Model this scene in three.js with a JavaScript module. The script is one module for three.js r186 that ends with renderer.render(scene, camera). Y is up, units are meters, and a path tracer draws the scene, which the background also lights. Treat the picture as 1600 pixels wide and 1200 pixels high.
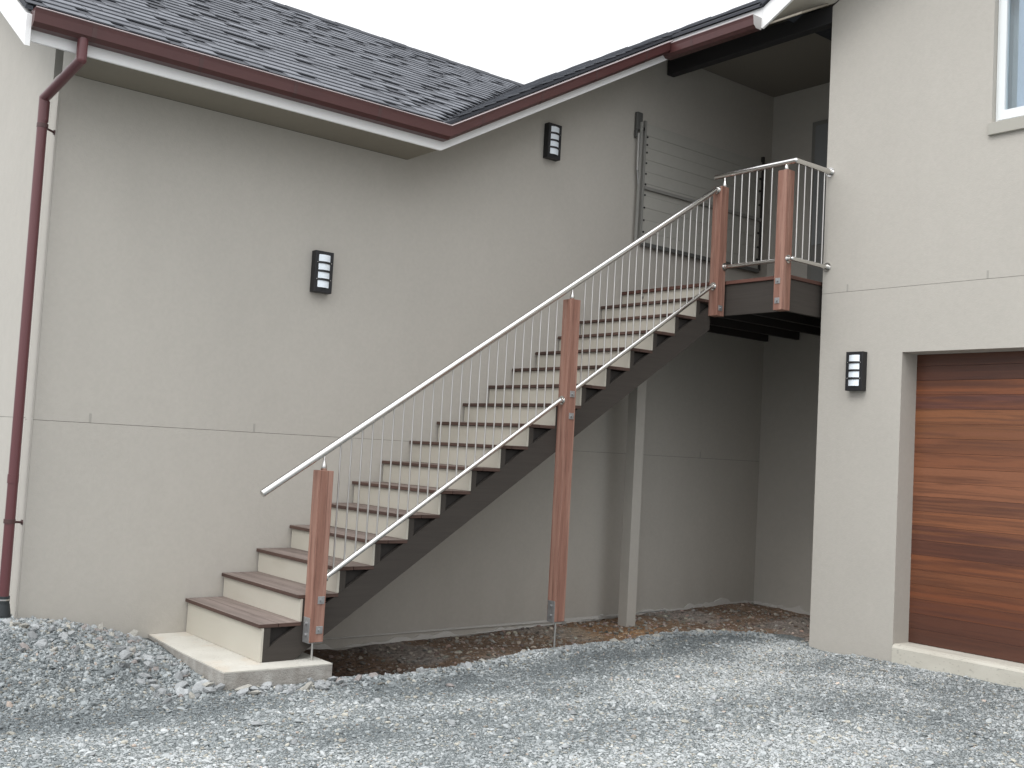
import * as THREE from 'three';
import { RoundedBoxGeometry } from 'three/addons/geometries/RoundedBoxGeometry.js';
import { mergeGeometries } from 'three/addons/utils/BufferGeometryUtils.js';

// ---------------------------------------------------------------- camera, sky, sun, exposure
const scene = new THREE.Scene();
const EYE = new THREE.Vector3(-3.205, 1.3846, 7.6605);
const FWD = new THREE.Vector3(0.6263611, 0.06199307, -0.77706411);
const UPV = new THREE.Vector3(-0.08152144, 0.99657613, 0.01379417);
const camera = new THREE.PerspectiveCamera(39.34, 4 / 3, 0.05, 900);
camera.position.copy(EYE);
camera.up.copy(UPV);
camera.lookAt(EYE.clone().add(FWD));
scene.add(camera);

const renderer = new THREE.WebGLRenderer({ antialias: true });
renderer.toneMapping = THREE.LinearToneMapping;
renderer.toneMappingExposure = 1.36;
renderer.shadowMap.enabled = true;
renderer.shadowMap.type = THREE.PCFSoftShadowMap;

const SUN = new THREE.Vector3(-0.86, 0.95, 0.2).normalize();
let seed = 7;
function rnd() { seed |= 0; seed = (seed + 0x6D2B79F5) | 0; let t = Math.imul(seed ^ (seed >>> 15), 1 | seed); t = (t + Math.imul(t ^ (t >>> 7), 61 | t)) ^ t; return ((t ^ (t >>> 14)) >>> 0) / 4294967296; }
const rr = (a, b) => a + (b - a) * rnd();
function hash(x, y, s) { let h = Math.imul(x, 374761393) + Math.imul(y, 668265263) + Math.imul(s, 2147483647 - 97531); h = Math.imul(h ^ (h >>> 13), 1274126177); return ((h ^ (h >>> 16)) >>> 0) / 4294967296; }
const mod = (a, n) => ((a % n) + n) % n;
function vnoise(x, y, s, px = 0, py = 0) {           // value noise, tiling when a period is given
  const xi = Math.floor(x), yi = Math.floor(y), fx = x - xi, fy = y - yi, u = fx * fx * (3 - 2 * fx), v = fy * fy * (3 - 2 * fy);
  const q = (i, j) => hash(px ? mod(i, px) : i, py ? mod(j, py) : j, s);
  return (q(xi, yi) * (1 - u) + q(xi + 1, yi) * u) * (1 - v) + (q(xi, yi + 1) * (1 - u) + q(xi + 1, yi + 1) * u) * v;
}
function fbm(x, y, s, o = 4, px = 0, py = 0) { let a = 0.5, t = 0, n = 0; for (let i = 0; i < o; i++) { t += a * vnoise(x, y, s + i * 17, px, py); n += a; a *= 0.5; x *= 2; y *= 2; px *= 2; py *= 2; } return t / n; }
const clamp = (v, a = 0, b = 1) => Math.min(b, Math.max(a, v));
const smooth = (a, b, x) => { const t = clamp((x - a) / (b - a)); return t * t * (3 - 2 * t); };
const lerp = (a, b, t) => a + (b - a) * t;

{ // overcast sky
  const W = 512, H = 256, d = new Float32Array(W * H * 4);
  for (let j = 0; j < H; j++) for (let i = 0; i < W; i++) {
    const el = (((j + 0.5) / H) - 0.5) * Math.PI, az = ((i + 0.5) / W - 0.5) * 2 * Math.PI;
    const x = Math.cos(az) * Math.cos(el), y = Math.sin(el), z = Math.sin(az) * Math.cos(el);
    const toSun = Math.max(0, x * SUN.x + y * SUN.y + z * SUN.z);
    const cl = fbm(8 + x * 3.2 + y, 9 + z * 3.2 + y * 2, 5, 5);
    let L = 0.5 + 1.3 * Math.max(0, y) + 0.5 * toSun * toSun + (cl - 0.5) * 0.2;
    if (y < 0) L = lerp(L, 0.26, smooth(0, -0.06, y));
    const o = (j * W + i) * 4; d[o] = L * 0.985; d[o + 1] = L; d[o + 2] = L * 1.03; d[o + 3] = 1;
  }
  const t = new THREE.DataTexture(d, W, H, THREE.RGBAFormat, THREE.FloatType);
  t.mapping = THREE.EquirectangularReflectionMapping; t.magFilter = t.minFilter = THREE.LinearFilter; t.needsUpdate = true;
  scene.background = t; scene.environment = t;
}
const sun = new THREE.DirectionalLight(new THREE.Color(1, 0.97, 0.93), 0.6);
sun.position.copy(SUN).multiplyScalar(40).add(new THREE.Vector3(2, 0, 1));
sun.target.position.set(2, 0, 1);
sun.castShadow = true; sun.shadow.radius = 45; sun.shadow.mapSize.set(2048, 2048);
Object.assign(sun.shadow.camera, { left: -14, right: 14, top: 14, bottom: -14, near: 1, far: 90 });
scene.add(sun, sun.target);

// ---------------------------------------------------------------- naming and building helpers
const used = new Map();
function numbered(n) { const c = used.get(n) ?? 0; used.set(n, c + 1); return c ? `${n}_${String(c).padStart(3, '0')}` : n; }
function thing(name, label, category, pos = [0, 0, 0], group) {
  const g = new THREE.Group(); g.name = numbered(name); g.position.set(...pos); g.userData = { label, category };
  if (group) g.userData.group = group;
  scene.add(g); return g;
}
function baseOf(o) { const p = new THREE.Vector3(); while (o && o !== scene) { p.add(o.position); o = o.parent; } return p; }
// geometry is given in world metres (pos undefined) or about its own centre (pos given, world metres)
function part(name, geo, mat, parent, pos, rot) {
  const m = new THREE.Mesh(geo, mat); m.name = numbered(name); m.castShadow = m.receiveShadow = true;
  const b = baseOf(parent);
  if (pos) m.position.set(pos[0] - b.x, pos[1] - b.y, pos[2] - b.z); else m.position.set(-b.x, -b.y, -b.z);
  if (rot) { if (rot.isQuaternion) m.quaternion.copy(rot); else m.rotation.set(...rot); }
  parent.add(m); return m;
}
// like part(), but re-centres the geometry so that the mesh sits where the piece is
function piece(name, geo, mat, parent) {
  geo.computeBoundingBox(); const c = geo.boundingBox.getCenter(new THREE.Vector3());
  geo.translate(-c.x, -c.y, -c.z); return part(name, geo, mat, parent, [c.x, c.y, c.z]);
}
const V = (x, y, z) => new THREE.Vector3(x, y, z);
function boxUV(g, axis = 'x', du = 0, dv = 0) {        // uv in metres, u along the given axis
  const p = g.attributes.position, n = g.attributes.normal, uv = new Float32Array(p.count * 2);
  for (let i = 0; i < p.count; i++) {
    const P = { x: p.getX(i), y: p.getY(i), z: p.getZ(i) }, N = { x: Math.abs(n.getX(i)), y: Math.abs(n.getY(i)), z: Math.abs(n.getZ(i)) };
    const dom = N.x > N.y && N.x > N.z ? 'x' : N.y > N.z ? 'y' : 'z';
    let rest = ['x', 'y', 'z'].filter((a) => a !== dom), u, v;
    if (dom === axis) { u = rest[0]; v = rest[1]; } else { u = axis; v = rest.find((a) => a !== axis); }
    uv[2 * i] = P[u] + du; uv[2 * i + 1] = P[v] + dv + (dom === 'x' ? 0.37 : 0);
  }
  g.setAttribute('uv', new THREE.BufferAttribute(uv, 2)); return g;
}
function box(x0, x1, y0, y1, z0, z1, axis = 'x', r = 0) {
  const w = x1 - x0, h = y1 - y0, d = z1 - z0;
  const g = r ? new RoundedBoxGeometry(w, h, d, 1, r) : new THREE.BoxGeometry(w, h, d);
  g.translate((x0 + x1) / 2, (y0 + y1) / 2, (z0 + z1) / 2);
  return boxUV(g, axis, r ? rr(0, 5) : 0, r ? rr(0, 5) : 0);
}
// a flat outline (with holes) pushed along ez; axes are world vectors
function prism(pts, O, ex, ey, ez, depth, axis = 'x', holes = []) {
  const s = new THREE.Shape(pts.map((p) => new THREE.Vector2(p[0], p[1])));
  for (const h of holes) s.holes.push(new THREE.Path(h.map((p) => new THREE.Vector2(p[0], p[1]))));
  let g = new THREE.ExtrudeGeometry(s, { depth, bevelEnabled: false, steps: 1 });
  const m = new THREE.Matrix4().makeBasis(ex, ey, ez).setPosition(O);
  const det = m.determinant();
  g.applyMatrix4(m);
  if (g.index) g = g.toNonIndexed();
  if (det < 0) { const p = g.attributes.position.array; for (let i = 0; i < p.length; i += 9) for (let k = 0; k < 3; k++) { const t = p[i + 3 + k]; p[i + 3 + k] = p[i + 6 + k]; p[i + 6 + k] = t; } }
  g.computeVertexNormals();
  return boxUV(g, axis);
}
const X = V(1, 0, 0), Y = V(0, 1, 0), Z = V(0, 0, 1);
const inXY = (pts, z0, z1, axis = 'x', holes) => prism(pts, V(0, 0, z0), X, Y, Z, z1 - z0, axis, holes);
const inZY = (pts, x0, x1, axis = 'z', holes) => prism(pts, V(x0, 0, 0), Z, Y, X, x1 - x0, axis, holes);
function rod(a, b, r, seg = 12, r2 = r) {
  const d = b.clone().sub(a), g = new THREE.CylinderGeometry(r2, r, d.length(), seg);
  g.applyQuaternion(new THREE.Quaternion().setFromUnitVectors(Y, d.normalize())); g.translate((a.x + b.x) / 2, (a.y + b.y) / 2, (a.z + b.z) / 2);
  return g;
}
const merge = (a) => mergeGeometries(a.map((g) => { const q = g.index ? g.toNonIndexed() : g; for (const k of Object.keys(q.attributes)) if (!['position', 'normal', 'uv'].includes(k)) q.deleteAttribute(k); return q; }));
function tint(g, top, side) {
  const n = g.attributes.normal, c = new Float32Array(n.count * 3);
  for (let i = 0; i < n.count; i++) { const k = n.getY(i) > 0.6 ? top : side; c.set(k, i * 3); }
  g.setAttribute('color', new THREE.BufferAttribute(c, 3)); return g;
}

// ---------------------------------------------------------------- materials
const toS = (l) => 255 * (l <= 0.0031308 ? 12.92 * l : 1.055 * Math.pow(l, 1 / 2.4) - 0.055);
function tex(w, h, sizeU, sizeV, fn, srgb = true) {      // fn(u, v) in 0..1 gives linear rgb (or a grey height)
  const d = new Uint8Array(w * h * 4);
  for (let j = 0; j < h; j++) for (let i = 0; i < w; i++) {
    const c = fn((i + 0.5) / w, (j + 0.5) / h), o = (j * w + i) * 4;
    for (let k = 0; k < 3; k++) { const v = Array.isArray(c) ? c[k] : c; d[o + k] = clamp(Math.round(srgb ? toS(clamp(v)) : v * 255), 0, 255); }
    d[o + 3] = 255;
  }
  const t = new THREE.DataTexture(d, w, h, THREE.RGBAFormat); t.wrapS = t.wrapT = THREE.RepeatWrapping; t.magFilter = THREE.LinearFilter; t.minFilter = THREE.LinearMipmapLinearFilter; t.generateMipmaps = true;
  if (srgb) t.colorSpace = THREE.SRGBColorSpace; t.repeat.set(1 / sizeU, 1 / sizeV); t.needsUpdate = true; return t;
}
const std = (o) => new THREE.MeshStandardMaterial({ roughness: 0.8, metalness: 0, ...o });
const col = (r, g, b) => new THREE.Color().setRGB(r, g, b);
const mixc = (a, b, t) => [0, 1, 2].map((k) => lerp(a[k], b[k], t));

const plasterBump = tex(512, 512, 0.6, 0.6, (u, v) => 0.5 * fbm(u * 90, v * 90, 3, 3, 90, 90) + 0.5 * fbm(u * 14, v * 14, 9, 3, 14, 14), false);
const plasterMap = (c, s) => tex(512, 512, 2.7, 2.7, (u, v) => {
  const n = fbm(u * 5, v * 5, s, 5, 5, 5) - 0.5, f = fbm(u * 60, v * 60, s + 3, 2, 60, 60) - 0.5, st = fbm(u * 30, v * 3, s + 8, 3, 30, 3) - 0.5;
  return c.map((q) => q * (1 + n * 0.06 + f * 0.05 + st * 0.025));
});
const M = {};
M.wall = std({ map: plasterMap([0.457, 0.434, 0.39], 21), bumpMap: plasterBump, bumpScale: 0.0014, roughness: 0.92 });
// the two large walls: 8 m of painted render with faint trowel marks, rain streaks and splash dirt above the ground
function bigWall(uOff, vOff, s) {
  const m = tex(1536, 1536, 8, 8, (u, v) => {
    const x = u * 8, y = v * 8, n = fbm(x * 1.3, y * 1.3, s, 5) - 0.5, t = fbm(x * 7, y * 3, s + 3, 4) - 0.5, f = fbm(x * 45, y * 45, s + 6, 2) - 0.5;
    const st = smooth(0.6, 0.8, fbm(x * 9, y * 0.35, s + 9, 4)) * smooth(0.3, 0.7, fbm(x * 0.8, y * 0.8, s + 12, 3));
    const splash = smooth(0.75, 0.05, y - 0.36 + 0.5 * (fbm(x * 5, 3, s + 15, 4) - 0.5)) * (0.4 + 0.6 * fbm(x * 30, y * 30, s + 18, 3));
    const k = 1 + n * 0.06 + t * 0.035 + f * 0.06 - st * 0.012;
    return mixc([0.457 * k, 0.433 * k, 0.388 * k], [0.36, 0.335, 0.295], splash * 0.6);
  });
  m.offset.set(-uOff / 8, -vOff / 8); return std({ map: m, bumpMap: plasterBump, bumpScale: 0.0014, roughness: 0.92 });
}
M.wallLong = bigWall(-1.3, -0.7, 2101); M.wallGarage = bigWall(1.9, -0.7, 2201);
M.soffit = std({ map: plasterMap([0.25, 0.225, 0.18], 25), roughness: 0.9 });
M.white = std({ color: col(0.87, 0.87, 0.86), roughness: 0.5 });
M.reveal = M.wall;
M.maroon = std({ map: tex(256, 64, 1.6, 0.3, (u, v) => mixc([0.072, 0.027, 0.026], [0.094, 0.036, 0.034], fbm(u * 8, v * 8, 4, 4, 8, 8)), true), roughness: 0.38 });
M.pipe = std({ color: col(0.118, 0.042, 0.045), roughness: 0.3 });
M.lip = std({ color: col(0.5, 0.42, 0.42), roughness: 0.35 });
M.black = std({ color: col(0.012, 0.012, 0.014), roughness: 0.5 });
M.rubber = std({ color: col(0.02, 0.026, 0.028), roughness: 0.6 });
M.pvc = std({ color: col(0.6, 0.66, 0.66), roughness: 0.5 });
M.opal = new THREE.MeshPhysicalMaterial({ color: col(0.87, 0.94, 1.0), roughness: 0.3, clearcoat: 0.5, clearcoatRoughness: 0.2 });
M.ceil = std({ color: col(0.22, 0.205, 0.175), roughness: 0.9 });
M.steel = std({ color: col(0.66, 0.65, 0.63), metalness: 1, roughness: 0.2 });
M.brushed = std({ color: col(0.58, 0.57, 0.55), metalness: 1, roughness: 0.36 });
M.galv = std({ map: tex(128, 128, 0.1, 0.1, (u, v) => 0.3 + 0.16 * fbm(u * 9, v * 9, 61, 3, 9, 9)), metalness: 0.75, roughness: 0.5 });
M.grey = std({ map: plasterMap([0.25, 0.245, 0.225], 33), roughness: 0.8 });
M.screen = std({ map: plasterMap([0.40, 0.39, 0.35], 36), roughness: 0.85 });
M.cream = std({ map: tex(512, 256, 1.3, 0.65, (u, v) => { const n = fbm(u * 6, v * 6, 43, 5, 6, 6), d = smooth(0.6, 0.85, fbm(u * 3 + 4, v * 5, 47, 4, 3, 5)); return mixc([0.50, 0.475, 0.41], [0.43, 0.4, 0.335], clamp(n * 0.55 + d * 0.4)); }), roughness: 0.7 });
M.brown = std({ map: tex(256, 256, 1, 0.5, (u, v) => { const g = fbm(u * 4, v * 50, 51, 4, 4, 50); return mixc([0.034, 0.028, 0.023], [0.05, 0.042, 0.035], g); }), roughness: 0.75 });
M.darkbrown = std({ color: col(0.03, 0.026, 0.023), roughness: 0.8 });
M.beam = std({ color: col(0.02, 0.019, 0.02), roughness: 0.75 });
function wood(a, b, c, s, w = 512, h = 256, sizeU = 1.2, sizeV = 0.3) {
  return tex(w, h, sizeU, sizeV, (u, v) => {
    const wv = v + 0.03 * (fbm(u * 3, v * 4, s + 2, 3, 3, 4) - 0.5);
    const g = fbm(u * 5, wv * 60, s, 4, 5, 60), l = fbm(u * 2, wv * 9, s + 5, 4, 2, 9), f = fbm(u * 60, wv * 240, s + 9, 2, 60, 240);
    const k = mixc(mixc(a, b, smooth(0.3, 0.7, l)), c, smooth(0.52, 0.75, g) * 0.7);
    return k.map((q) => q * (0.88 + 0.24 * f));
  });
}
const grainBump = tex(512, 256, 1.2, 0.3, (u, v) => fbm(u * 6, v * 70, 77, 4, 6, 70), false);
M.post = std({ map: wood([0.33, 0.185, 0.14], [0.245, 0.12, 0.086], [0.13, 0.06, 0.043], 101), bumpMap: grainBump, bumpScale: 0.0012, roughness: 0.7 });
M.tread = std({ map: wood([0.62, 0.6, 0.58], [0.8, 0.78, 0.76], [0.42, 0.4, 0.38], 131), bumpMap: grainBump, bumpScale: 0.0015, roughness: 0.8, vertexColors: true });
M.trim = std({ map: wood([0.16, 0.07, 0.05], [0.12, 0.05, 0.036], [0.08, 0.036, 0.028], 141), roughness: 0.7 });
M.concrete = std({ map: tex(512, 512, 1.1, 1.1, (u, v) => { const n = fbm(u * 6, v * 6, 151, 5, 6, 6), p = 0.5 * smooth(0.78, 0.84, fbm(u * 70, v * 70, 153, 2, 70, 70)), r = smooth(0.6, 0.8, fbm(u * 4, v * 4, 157, 4, 4, 4)); return mixc(mixc([0.60, 0.585, 0.53], [0.46, 0.44, 0.385], n), [0.5, 0.4, 0.29], r * 0.4).map((q) => q * (1 - 0.4 * p)); }), bumpMap: plasterBump, bumpScale: 0.004, roughness: 0.9 });
M.concreteSide = std({ map: tex(512, 256, 0.8, 0.4, (u, v) => { const n = fbm(u * 9, v * 9, 161, 5, 9, 9), s = fbm(u * 16, v * 3, 163, 4, 16, 3); return mixc([0.46, 0.45, 0.42], [0.22, 0.2, 0.175], clamp(n * 0.6 + s * 0.5)); }), bumpMap: plasterBump, bumpScale: 0.008, roughness: 0.95 });
M.sill = std({ map: tex(512, 256, 1.4, 0.5, (u, v) => { const n = fbm(u * 7, v * 7, 171, 5, 7, 7), p = smooth(0.74, 0.8, fbm(u * 60, v * 60, 173, 2, 60, 60)); return mixc([0.58, 0.56, 0.49], [0.47, 0.445, 0.38], n).map((q) => q * (1 - 0.22 * p)); }), roughness: 0.9 });
const granule = (a, b, s) => tex(256, 256, 0.5, 0.5, (u, v) => mixc(a, b, clamp(0.5 * fbm(u * 6, v * 6, s, 3, 6, 6) + 0.7 * (hash(Math.floor(u * 200), Math.floor(v * 200), s) - 0.25))));
const shingleMats = [0, 1, 2, 3, 4].map((i) => std({ map: granule([0.072 + 0.011 * i, 0.077 + 0.012 * i, 0.088 + 0.013 * i], [0.135 + 0.015 * i, 0.142 + 0.015 * i, 0.158 + 0.016 * i], 181 + i), roughness: 0.95 }));
M.shingleBase = std({ map: granule([0.034, 0.037, 0.045], [0.066, 0.07, 0.08], 191), roughness: 0.95 });
M.ridge = std({ map: granule([0.018, 0.02, 0.026], [0.045, 0.048, 0.055], 193), roughness: 0.95 });
M.glass = new THREE.MeshPhysicalMaterial({ color: col(0.93, 0.96, 0.97), roughness: 0.02, transmission: 1, thickness: 0, ior: 1.5 });
M.blind = std({ color: col(0.40, 0.455, 0.53), roughness: 0.9 });
M.alum = std({ color: col(0.78, 0.81, 0.81), roughness: 0.4 });
M.darkroom = std({ color: col(0.05, 0.05, 0.05), roughness: 0.9 });

// ---------------------------------------------------------------- ground heights
const slabBox = [-0.26, 0.445, 0, 1.405];
function edgeZ(x) { // where the gravel gives way to bare soil under the stair
  const P = [[0.40, 1.34], [0.55, 1.40], [0.9, 1.46], [1.5, 1.36], [2.3, 1.22], [2.75, 1.17], [3.5, 1.08], [4.05, 0.96], [4.5, 1.06], [5.0, 1.3], [5.6, 1.6], [6.8, 2.0]];
  let i = 0; while (i < P.length - 2 && x > P[i + 1][0]) i++;
  return lerp(P[i][1], P[i + 1][1], clamp((x - P[i][0]) / (P[i + 1][0] - P[i][0]))) + 0.09 * (fbm(x * 2.3 + 3, 1.5, 301, 4) - 0.5);
}
function soilH(x, z) {
  const wall = [[0.3, -0.29], [1.2, -0.283], [1.75, -0.28], [3.1, -0.25], [4.4, -0.206], [5.5, -0.17], [6.7, -0.185]];
  let i = 0; while (i < wall.length - 2 && x > wall[i + 1][0]) i++;
  let h = lerp(wall[i][1], wall[i + 1][1], clamp((x - wall[i][0]) / (wall[i + 1][0] - wall[i][0])));
  h -= 0.07 * smooth(1.9, 0.7, x) * smooth(0.1, 0.7, z);
  h -= 0.05 * smooth(2.6, 1.4, x) * smooth(0.5, 1.1, z);
  h -= 0.05 * Math.exp(-((x - 5.66) ** 2 + (z - 0.95) ** 2) / 0.05);
  h += 0.03 * Math.exp(-((x - 6.4) ** 2 + (z - 0.1) ** 2) / 0.1);
  return h + 0.05 * (fbm(x * 3, z * 3, 311, 4) - 0.5) + 0.022 * (fbm(x * 14, z * 14, 313, 3) - 0.5);
}
function gravelH(x, z) {
  let h = -0.178 + 0.035 * smooth(3.4, 5.2, x) * smooth(1.4, 3, z);
  h -= 0.012 * smooth(3, 6, z);
  const left = smooth(-0.05, -1.25, x);                                   // heap against the long wall
  h += (0.07 + 0.2 * left) * smooth(1.5, 0.05, Math.max(0, z)) * smooth(0.3, -0.3, x) * 0.98;
  h += 0.012 * Math.exp(-((z - edgeZ(x) - 0.07) ** 2) / 0.012) * smooth(0.45, 0.7, x) * smooth(4.2, 3.0, x);
  h += 0.05 * (fbm(x * 1.1 + 5, z * 1.1, 321, 4) - 0.5) + 0.022 * (fbm(x * 6, z * 6, 323, 3) - 0.5);
  if (x > 0.445) h -= 0.55 * smooth(0.05, -0.3, z - edgeZ(x)) * smooth(0.44, 0.5, x);
  else if (x > -0.24 && z < 1.38) h -= 0.3;
  return h;
}
function grid(x0, x1, nx, z0, z1, nz, fn, uvs = 1) {
  const pos = [], uv = [], idx = [];
  for (let j = 0; j <= nz; j++) for (let i = 0; i <= nx; i++) { const x = lerp(x0, x1, i / nx), z = lerp(z0, z1, j / nz); pos.push(x, fn(x, z), z); uv.push(x * uvs, z * uvs); }
  for (let j = 0; j < nz; j++) for (let i = 0; i < nx; i++) { const a = j * (nx + 1) + i, b = a + 1, c = a + nx + 1, d = c + 1; idx.push(a, c, b, b, c, d); }
  const g = new THREE.BufferGeometry(); g.setAttribute('position', new THREE.Float32BufferAttribute(pos, 3)); g.setAttribute('uv', new THREE.Float32BufferAttribute(uv, 2)); g.setIndex(idx); g.computeVertexNormals(); return g;
}
// tone of the gravel: pale dry crushed stone, bluer and darker in fines and wheel tracks
function gravelTone(x, z) {
  const pale = fbm(x * 0.9 + 11, z * 1.5 + 3, 331, 4), fine = fbm(x * 3.1 + 1, z * 4.2, 337, 4);
  const heap = smooth(0.5, -0.6, x) * smooth(2.2, 1.2, z);
  return clamp(0.42 + 1.05 * (pale - 0.45) + 0.55 * (fine - 0.5) - 0.22 * heap + 0.3 * smooth(1.4, 2.4, z - 0.25 * (3 - x)) - 0.3 * Math.exp(-((z - edgeZ(x) - 0.42) ** 2) / 0.05));
}
const gravelTile = (c1, c2, s) => tex(1024, 1024, 0.9, 0.9, (u, v) => {
  // crushed chips: a jittered cell pattern, each cell its own grey
  const n = 70, x = u * n, y = v * n, xi = Math.floor(x), yi = Math.floor(y); let b = 9, b2 = 9, id = 0;
  for (let j = -1; j <= 1; j++) for (let i = -1; i <= 1; i++) { const cx = mod(xi + i, n), cy = mod(yi + j, n), dx = xi + i + hash(cx, cy, s) - x, dy = yi + j + hash(cx, cy, s + 1) - y, d = dx * dx + dy * dy; if (d < b) { b2 = b; b = d; id = hash(cx, cy, s + 2); } else if (d < b2) b2 = d; }
  const gap = smooth(0, 0.16, Math.sqrt(b2) - Math.sqrt(b));
  return mixc(c1, c2, id).map((q) => q * (0.35 + 0.65 * gap));
});
const gravelBump = tex(1024, 1024, 0.9, 0.9, (u, v) => {
  const n = 70, x = u * n, y = v * n, xi = Math.floor(x), yi = Math.floor(y); let b = 9, b2 = 9, id = 0;
  for (let j = -1; j <= 1; j++) for (let i = -1; i <= 1; i++) { const cx = mod(xi + i, n), cy = mod(yi + j, n), dx = xi + i + hash(cx, cy, 401) - x, dy = yi + j + hash(cx, cy, 402) - y, d = dx * dx + dy * dy; if (d < b) { b2 = b; b = d; id = hash(cx, cy, 403); } else if (d < b2) b2 = d; }
  return smooth(0, 0.25, Math.sqrt(b2) - Math.sqrt(b)) * (0.4 + 0.6 * id);
}, false);
M.gravel = std({ map: gravelTile([0.15, 0.17, 0.172], [0.40, 0.425, 0.42], 401), bumpMap: gravelBump, bumpScale: 0.008, roughness: 0.95, vertexColors: true });
M.soil = std({ map: tex(1024, 1024, 1.7, 1.7, (u, v) => {
  const n = fbm(u * 7, v * 7, 411, 5, 7, 7), p = smooth(0.66, 0.74, fbm(u * 60, v * 60, 415, 3, 60, 60)), f = fbm(u * 120, v * 120, 417, 2, 120, 120), g = smooth(0.5, 0.65, fbm(u * 3, v * 3, 419, 4, 3, 3));
  const c = mixc(mixc([0.115, 0.07, 0.045], [0.26, 0.185, 0.125], n), [0.27, 0.255, 0.235], g * 0.7);
  return mixc(c, [0.36, 0.32, 0.28], p * 0.8).map((q) => q * (0.6 + 0.8 * f));
}), bumpMap: tex(512, 512, 0.8, 0.8, (u, v) => fbm(u * 24, v * 24, 421, 5, 24, 24), false), bumpScale: 0.035, roughness: 1, vertexColors: true });

const ground = new THREE.Mesh(grid(-300, 300, 60, -300, 300, 60, (x, z) => (x > -12 && x < 12 && z > -12 && z < 14 ? -0.7 : -0.26)), std({ map: gravelTile([0.2, 0.2, 0.2], [0.4, 0.4, 0.4], 431), roughness: 1 }));
ground.name = 'ground'; ground.receiveShadow = true;
ground.userData = { kind: 'structure', label: 'grey gravel ground stretching away around the house', category: 'ground' }; scene.add(ground);

const yard = (() => {
  const g = grid(-14, 13, 540, -11, 14, 500, gravelH), p = g.attributes.position, c = new Float32Array(p.count * 3);
  for (let i = 0; i < p.count; i++) { const t = gravelTone(p.getX(i), p.getZ(i)), k = lerp(0.62, 1.12, t); c.set([k * lerp(0.93, 1.0, t), k * lerp(0.98, 1.0, t), k * lerp(1.02, 0.98, t)], i * 3); }
  g.setAttribute('color', new THREE.BufferAttribute(c, 3));
  const m = new THREE.Mesh(g, M.gravel); m.name = 'gravel_yard'; m.receiveShadow = m.castShadow = true;
  m.userData = { kind: 'structure', label: 'pale grey crushed stone yard in front of the stair and garage', category: 'gravel' };
  scene.add(m); return m;
})();
const soil = (() => {
  const g = grid(0.40, 6.62, 250, -0.02, 2.05, 90, soilH), p = g.attributes.position, c = new Float32Array(p.count * 3);
  for (let i = 0; i < p.count; i++) {
    const x = p.getX(i), z = p.getZ(i), damp = smooth(2.4, 0.9, x + 0.5 * (fbm(x * 3, z * 3, 441, 3) - 0.5)), ochre = Math.exp(-((x - 4.0) ** 2 + (z - 0.6) ** 2) / 0.35), grey = smooth(4.4, 5.2, x);
    let k = [1, 1, 1]; k = mixc(k, [0.42, 0.36, 0.33], damp * 0.85); k = mixc(k, [1.7, 1.4, 1.0], ochre * 0.9); k = mixc(k, [1.25, 1.2, 1.2], grey * 0.6);
    c.set(k, i * 3);
  }
  g.setAttribute('color', new THREE.BufferAttribute(c, 3));
  const m = new THREE.Mesh(g, M.soil); m.name = 'soil'; m.receiveShadow = true;
  m.userData = { kind: 'structure', label: 'bare brown soil in the hollow under the stair and landing', category: 'soil' };
  scene.add(m); return m;
})();

// ---------------------------------------------------------------- the house
const house = thing('house', 'grey rendered house with shingled roofs, maroon gutters and a timber garage door', 'house', [0, 0, 0]);
const J = 0.0016;                                              // half a wall joint
const W1L = -1.15, W1R = 6.6, TOP = (x) => x < 1.69 ? 3.81 : Math.min(3.81 + 0.568 * (x - 1.69), 5.62);
piece('wall', inXY([[W1L, -0.6], [W1R, -0.6], [W1R, 1.4175 - J], [W1L, 1.4175 - J]], -0.2, 0), M.wallLong, house);
piece('wall', inXY([[W1L, 1.4175 + J], [W1R, 1.4175 + J], [W1R, 5.62], [4.875, 5.62], [1.69, 3.81], [W1L, 3.81]], -0.2, 0), M.wallLong, house);
// gable end wall on the left
piece('wall', inZY([[-0.202, -0.6], [-6.2, -0.6], [-6.2, 1.43 - J], [-0.202, 1.43 - J]], W1L, W1L + 0.2), M.wall, house);
piece('wall', inZY([[-0.202, 1.43 + J], [-6.2, 1.43 + J], [-6.2, 3.81], [-3.0, 5.75], [-0.202, 4.1], [-0.202, 3.85]], W1L, W1L + 0.2), M.wall, house);
piece('wall', box(W1L, 4.5, -0.6, 3.8, -6.4, -6.2), M.wall, house);
// corner return beside the downpipe
piece('wall_trim', box(W1L - 0.012, W1L - 0.001, -0.3, 3.8, -0.12, -0.001, 'y'), M.wall, house);
// right block
const W2X = 4.8, W2Z = 2.02, T2 = 0.23, GZ = 2.816, GZ2 = 6.2, GY = 2.37;
const rakeY = (z) => 5.52 + 0.55 * (Math.min(z, 11 - z) - 2.02);
piece('wall', inZY([[W2Z, -0.6], [GZ, -0.6], [GZ, GY], [GZ2, GY], [GZ2, -0.6], [9, -0.6], [9, 2.915 - J], [W2Z, 2.915 - J]], W2X, W2X + T2), M.wallGarage, house);
piece('wall', inZY([[W2Z, 2.915 + J], [9, 2.915 + J], [9, rakeY(9)], [5.5, rakeY(5.5)], [W2Z, rakeY(W2Z)]], W2X, W2X + T2, 'z', [[[3.52, 4.14], [4.9, 4.14], [4.9, 5.36], [3.52, 5.36]]]), M.wallGarage, house);
piece('wall', box(6.6, 6.8, -0.6, 5.62, -0.2, 2.2), M.wall, house);
piece('wall', box(W2X + T2, 6.598, -0.6, 5.62, W2Z, W2Z + 0.18), M.wall, house);
piece('wall', box(W2X + T2, 11, -0.6, 5.5, 8.8, 9), M.wall, house);
M.joint = std({ color: col(0.19, 0.18, 0.16), roughness: 1 });
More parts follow.
